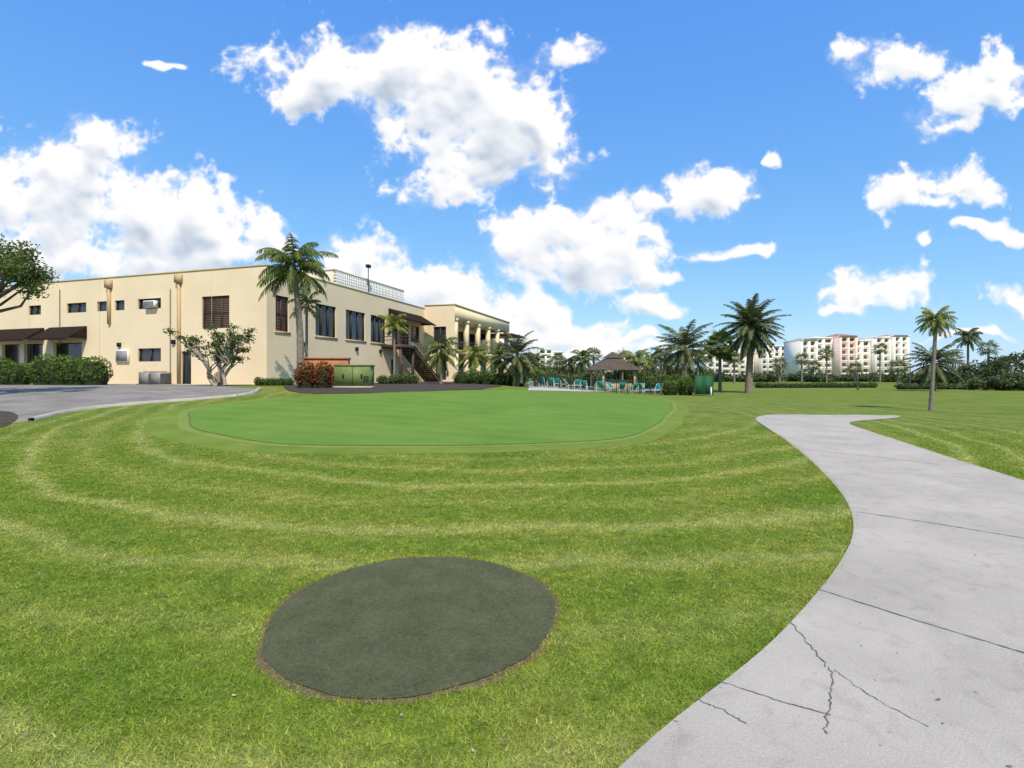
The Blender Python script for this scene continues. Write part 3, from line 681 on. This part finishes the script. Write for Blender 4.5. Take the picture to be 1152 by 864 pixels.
def pyr(h0,h1,w0,w1):
    v=[(-w0,-w0,h0),(w0,-w0,h0),(w0,w0,h0),(-w0,w0,h0),(-w1,-w1,h1),(w1,-w1,h1),(w1,w1,h1),(-w1,w1,h1)]
    mb.add(v,[[0,1,5,4],[1,2,6,5],[2,3,7,6],[3,0,4,7],[4,5,6,7],[0,1,2,3]],0)
pyr(2.35,3.7,2.6,.8); pyr(3.75,4.5,.95,.05)
mb.box(-1.8,1.8,-1.5,-1.3,0,1.05,1); mb.box(-1.95,1.95,-1.7,-1.2,1.052,1.12,0)
mb.build('poolside_gazebo',[M_thatch,M_trim],None,(x,y,z),.2)
def lamp(px,D,h):
    mb=MB(); x=at(px,D); mb.tube([(0,0,0),(0,0,.5),(0,0,.51),(0,0,h)],[.11,.10,.06,.045],8,0)
    mb.tube([(0,0,h),(0,0,h+.05),(0,0,h+.45),(0,0,h+.55)],[.08,.2,.26,.05],8,1); mb.tube([(0,0,h+.55),(0,0,h+.7)],[.3,.02],8,0)
    mb.build('street_lamp',[mat('lamp_post_paint',(.04,.04,.04),.5),M_white],None,(x,D,float(TZ(x,D))))
lamp(965,62,3.2); lamp(1024,70,3.2)

# ---------------------------------------------------------------- distant towers
M_tw=mat('tower_white_stucco',(.80,.74,.66),.85,.1,.05); M_tp=mat('tower_pink_stucco',(.74,.56,.49),.85,.1,.05)
M_tg=mat('tower_glass',(.27,.29,.30),.3,.1,.2); M_tr=mat('tower_roof_tile',(.38,.22,.17),.9,.3,.1)
def wing(mb,x0,x1,y,dep,ztop,fh,bay,mi,z0=-.5,ph=True):
    mb.box(x0+.6,x1-.6,y+1.4,y+dep,z0,ztop-.3,2)
    nf=max(int(round((ztop-z0)/fh)),1); fh=(ztop-z0)/nf
    for k in range(nf+1):
        zz=z0+k*fh; mb.box(x0,x1,y+.02,y+dep+.1,zz-.16,zz+.16,mi)
        if k<nf: mb.box(x0+.3,x1-.3,y+.03,y+.13,zz+.161,zz+1.15,mi)
    nb=max(int(round((x1-x0)/bay)),1)
    for k in range(nb+1):
        xx=x0+(x1-x0)*k/nb; w_=.55 if k%2 else 1.0; mb.box(max(xx-w_,x0-.05),min(xx+w_,x1+.05),y-.05 if k%2==0 else y+.0,y+dep+.05,z0,ztop+.2,mi)
    mb.box(x0-.2,x1+.2,y-.2,y+dep+.2,ztop+.21,ztop+.8,mi)
def apartment(name,D,parts,fh=2.9,bay=4.5,gables=()):
    mb=MB()
    for a,b_,top,mi,dy in parts: wing(mb,at(a,D),at(b_,D),D+dy,14,zh(top,D),fh,bay,mi)
    for a,b_,base,top,dy in gables:
        x0,x1=at(a,D)-.6,at(b_,D)+.6; z0,z1=zh(base,D)+.81,zh(top,D); y0,y1=D+dy-.6,D+dy+14; xm=(x0+x1)/2; ym=(y0+y1)/2
        q=(x1-x0)*.22
        mb.add([(x0,y0,z0),(x1,y0,z0),(x1,y1,z0),(x0,y1,z0),(xm-q,ym,z1),(xm+q,ym,z1)],[[0,1,5,4],[2,3,4,5]],3); mb.add([(x0,y0,z0),(x1,y0,z0),(x1,y1,z0),(x0,y1,z0),(xm-q,ym,z1),(xm+q,ym,z1)],[[1,2,5],[3,0,4]],3)
    mb.build(name,[M_tw,M_tp,M_tg,M_tr])
apartment('apartment_building',225,[(901,920,384,0,0),(920,943,381,0,3),(943,963,380,1,-1),(963,984,384,0,2),(984,1003,381,0,0),(1003,1021,379.5,0,-1)],gables=[(945,961,380,374.5,-1),(906,918,384,379.5,0),(1005,1018,379.5,375.5,-1)])
apartment('apartment_building',270,[(795,813,395,0,0),(813,835,391,0,2),(835,852,394,0,4),(856,872,388,0,0),(872,889,390,0,2)],gables=[(858,870,388,384.5,0),(817,832,391,387,2)])
apartment('apartment_building',300,[(606,622,394,0,0),(622,634,397,0,1),(590,605,402,0,3)])
apartment('apartment_building',340,[(694,712,402,0,0),(672,690,408,0,1)])

# ---------------------------------------------------------------- sky, clouds, sun
SUN=Vector((.14,-.61,.78)).normalized(); el=math.asin(SUN.z); rot=math.atan2(SUN.x,SUN.y)
cl=[(80,215,85,55),(15,235,75,52),(165,245,90,50),(250,258,62,38),(105,165,45,24),(60,290,150,28),(190,292,130,18),(300,272,36,30),
(365,92,78,46),(325,120,46,26),(430,75,76,36),(480,130,62,54),(545,108,62,48),(560,175,84,54),(500,214,46,30),(620,178,42,28),(605,140,36,32),
(632,62,46,17),(612,285,46,38),(672,288,66,46),(650,262,50,18),(735,316,28,13),(795,222,40,34),(725,240,58,18),(680,246,38,12),
(410,284,40,22),(385,292,24,20),(480,320,50,26),(525,342,46,20),(440,330,40,14),(592,350,42,26),(630,374,56,14),(560,372,30,12),(690,388,45,7),(732,352,34,13),
(1010,72,62,26),(965,60,34,15),(1100,112,50,28),(1060,140,42,16),(1135,88,32,28),(1032,215,46,28),(1092,216,46,20),(1062,238,30,10),(1112,262,36,9),(980,335,62,27),(1012,318,40,22),(940,352,24,8),(1146,345,28,16),(1041,273,11,8),(868,182,9,14),(205,65,18,6),(800,284,36,8),(1150,262,20,10),
(640,395,70,6),(860,392,60,4),(740,398,50,4),(1090,386,50,5)]
IW,IH=2560,960; U0,U1=-1.7,1.7; V0,V1=0.0,1.275
uu,vv=np.meshgrid(np.linspace(U0,U1,IW,dtype=np.float32),np.linspace(V0,V1,IH,dtype=np.float32))
def perlin(x,y,seed):
    rs=np.random.RandomState(seed); perm=rs.permutation(256); ga=rs.rand(256).astype(np.float32)*2*np.pi; gxx=np.cos(ga); gyy=np.sin(ga)
    xi=np.floor(x).astype(np.int32); yi=np.floor(y).astype(np.int32); xf=x-xi; yf=y-yi
    s=xf*xf*xf*(xf*(xf*6-15)+10); t=yf*yf*yf*(yf*(yf*6-15)+10)
    def gr_(i,j):
        h_=perm[(perm[(xi+i)&255]+yi+j)&255]; return gxx[h_]*(xf-i)+gyy[h_]*(yf-j)
    a=gr_(0,0);b=gr_(1,0);a=a+(b-a)*s
    c=gr_(0,1);d=gr_(1,1);c=c+(d-c)*s
    return (a+(c-a)*t)*1.4
def fbm(x,y,f,o,seed,g=.55,bil=False):
    r=0;a=1;tot=0
    for i in range(o):
        p=perlin(x*f,y*f,seed+i)
        r=r+a*((1-2*np.abs(p)) if bil else p); tot+=a; a*=g; f*=2.03
    return r/tot
wx=fbm(uu,vv,5,4,1)*.09; wy=fbm(uu,vv,5,4,11)*.065
pu=uu+wx; pv=vv+wy
acc=np.zeros_like(uu); kk=.15
for (cx,cy,rx,ry) in cl:
    u=(cx-576)/F; v=(HOR-cy)/F; dx=(pu-u)/(rx/F); dy=(pv-v); dy=np.where(dy<0,dy/(ry*.80/F),dy/(ry*1.02/F))
    acc+=np.exp(-np.sqrt(dx*dx+dy*dy)/kk)
d=np.minimum(-kk*np.log(acc+1e-12),3)
f1=fbm(uu,vv,9,8,31,.60); f2=fbm(uu+.3,vv*1.3,26,5,71,.6); bl_=fbm(pu,pv,15,5,51,.55,True)
far_=.45+.55*ss(.0,.35,vv)
dens=1.20-d+(f1*1.75+f2*.35)*far_+(bl_-.45)*.62
cov=ss(-.04,.58,dens)
wisp=ss(-.55,.1,dens+f2*.5)*.16*ss(0.1,-.6,d-1.25)
cov=np.clip(cov**1.15+wisp*(1-cov),0,1)
def blur(A,k):
    for ax in (0,1):
        for s in (k,k//2+1): A=(A+np.roll(A,s,ax)+np.roll(A,-s,ax))/3
    return A
T=np.clip(dens,0,1.6)
def sh_(A,k,l=0): return np.roll(np.roll(A,-k,0),-l,1)
occ=(sh_(T,12,3)+sh_(T,26,6)+sh_(T,46,10)+sh_(T,72,14))/4
occ=blur(occ,6)
e1=blur(T,2)-sh_(blur(T,2),6,2); e2=blur(T,5)-sh_(blur(T,5),14,4)
lit=1.0-.74*ss(.35,1.3,occ)*ss(.05,.5,T)+.55*np.clip(e1,-.4,.4)+.40*np.clip(e2,-.5,.4)
lit=np.clip(lit,0,1)
px_=np.zeros((IH,IW,4),np.float32); px_[...,0]=cov; px_[...,1]=lit; px_[...,3]=1
px_[:2,:,0]=0; px_[-2:,:,0]=0; px_[:,:2,0]=0; px_[:,-2:,0]=0
img=bpy.data.images.new('cumulus_field',IW,IH,alpha=False,float_buffer=False); img.colorspace_settings.name='Non-Color'
img.pixels.foreach_set(px_.ravel()); img.update(); img.pack()

wd_=bpy.data.worlds.new('sky'); bpy.context.scene.world=wd_; wd_.use_nodes=True; nt=wd_.node_tree; nt.nodes.clear()
out=nn(nt,'ShaderNodeOutputWorld'); sky=nn(nt,'ShaderNodeTexSky',sky_type='NISHITA'); sky.sun_disc=False; sky.sun_elevation=el; sky.sun_rotation=rot
sky.air_density=1.0; sky.dust_density=.4; sky.ozone_density=3.0
bg=nn(nt,'ShaderNodeBackground'); bg.inputs['Strength'].default_value=.10
sp=nn(nt,'ShaderNodeSeparateColor'); nt.links.new(sky.outputs[0],sp.inputs[0]); cb=nn(nt,'ShaderNodeCombineColor')
for i,(k_,p_,s_) in enumerate(((2.0,.876,.62),(2.65,.61,1.0),(6.7,.2,1.35))):
    nt.links.new(math_(nt,'MULTIPLY',math_(nt,'POWER',math_(nt,'MULTIPLY',sp.outputs[i],s_),p_),k_),cb.inputs[i])
nt.links.new(cb.outputs[0],bg.inputs[0])
tc=nn(nt,'ShaderNodeTexCoord'); sx=nn(nt,'ShaderNodeSeparateXYZ'); nt.links.new(tc.outputs['Generated'],sx.inputs[0])
yy=math_(nt,'MAXIMUM',sx.outputs[1],.02)
cu=nn(nt,'ShaderNodeCombineXYZ')
nt.links.new(math_(nt,'MULTIPLY_ADD',math_(nt,'DIVIDE',sx.outputs[0],yy),1/(U1-U0),-U0/(U1-U0)),cu.inputs[0])
nt.links.new(math_(nt,'MULTIPLY_ADD',math_(nt,'DIVIDE',sx.outputs[2],yy),1/(V1-V0),-V0/(V1-V0)),cu.inputs[1])
ti=nn(nt,'ShaderNodeTexImage',extension='CLIP',interpolation='Cubic'); ti.image=img; nt.links.new(cu.outputs[0],ti.inputs[0])
s2=nn(nt,'ShaderNodeSeparateColor'); nt.links.new(ti.outputs[0],s2.inputs[0])
fr=math_(nt,'GREATER_THAN',sx.outputs[1],.03)
cv=math_(nt,'MULTIPLY',s2.outputs[0],fr)
ccol=ramp(nt,s2.outputs[1],[(0,(.52,.60,.72)),(.45,(.78,.83,.90)),(.85,(.98,.985,1.0)),(1,(1.04,1.03,1.02))]).outputs[0]
bg2=nn(nt,'ShaderNodeBackground'); bg2.inputs['Strength'].default_value=1.0; nt.links.new(ccol,bg2.inputs[0])
mx=nn(nt,'ShaderNodeMixShader'); nt.links.new(cv,mx.inputs[0]); nt.links.new(bg.outputs[0],mx.inputs[1]); nt.links.new(bg2.outputs[0],mx.inputs[2]); nt.links.new(mx.outputs[0],out.inputs[0])

sl=bpy.data.lights.new('sun','SUN'); sl.energy=4.7; sl.angle=math.radians(.5); sl.color=(1,.90,.75)
so=bpy.data.objects.new('sun',sl); bpy.context.scene.collection.objects.link(so); so.rotation_euler=SUN.to_track_quat('Z','Y').to_euler()

cam=bpy.data.cameras.new('camera'); cam.lens=18; cam.sensor_width=36; cam.clip_end=9000; cam.shift_y=-8/1152
co=bpy.data.objects.new('camera',cam); bpy.context.scene.collection.objects.link(co); co.location=(0,0,EYE); co.rotation_euler=(math.radians(90),0,0)
sc=bpy.context.scene; sc.camera=co
sc.view_settings.view_transform='Standard'; sc.view_settings.look='None'; sc.view_settings.exposure=0
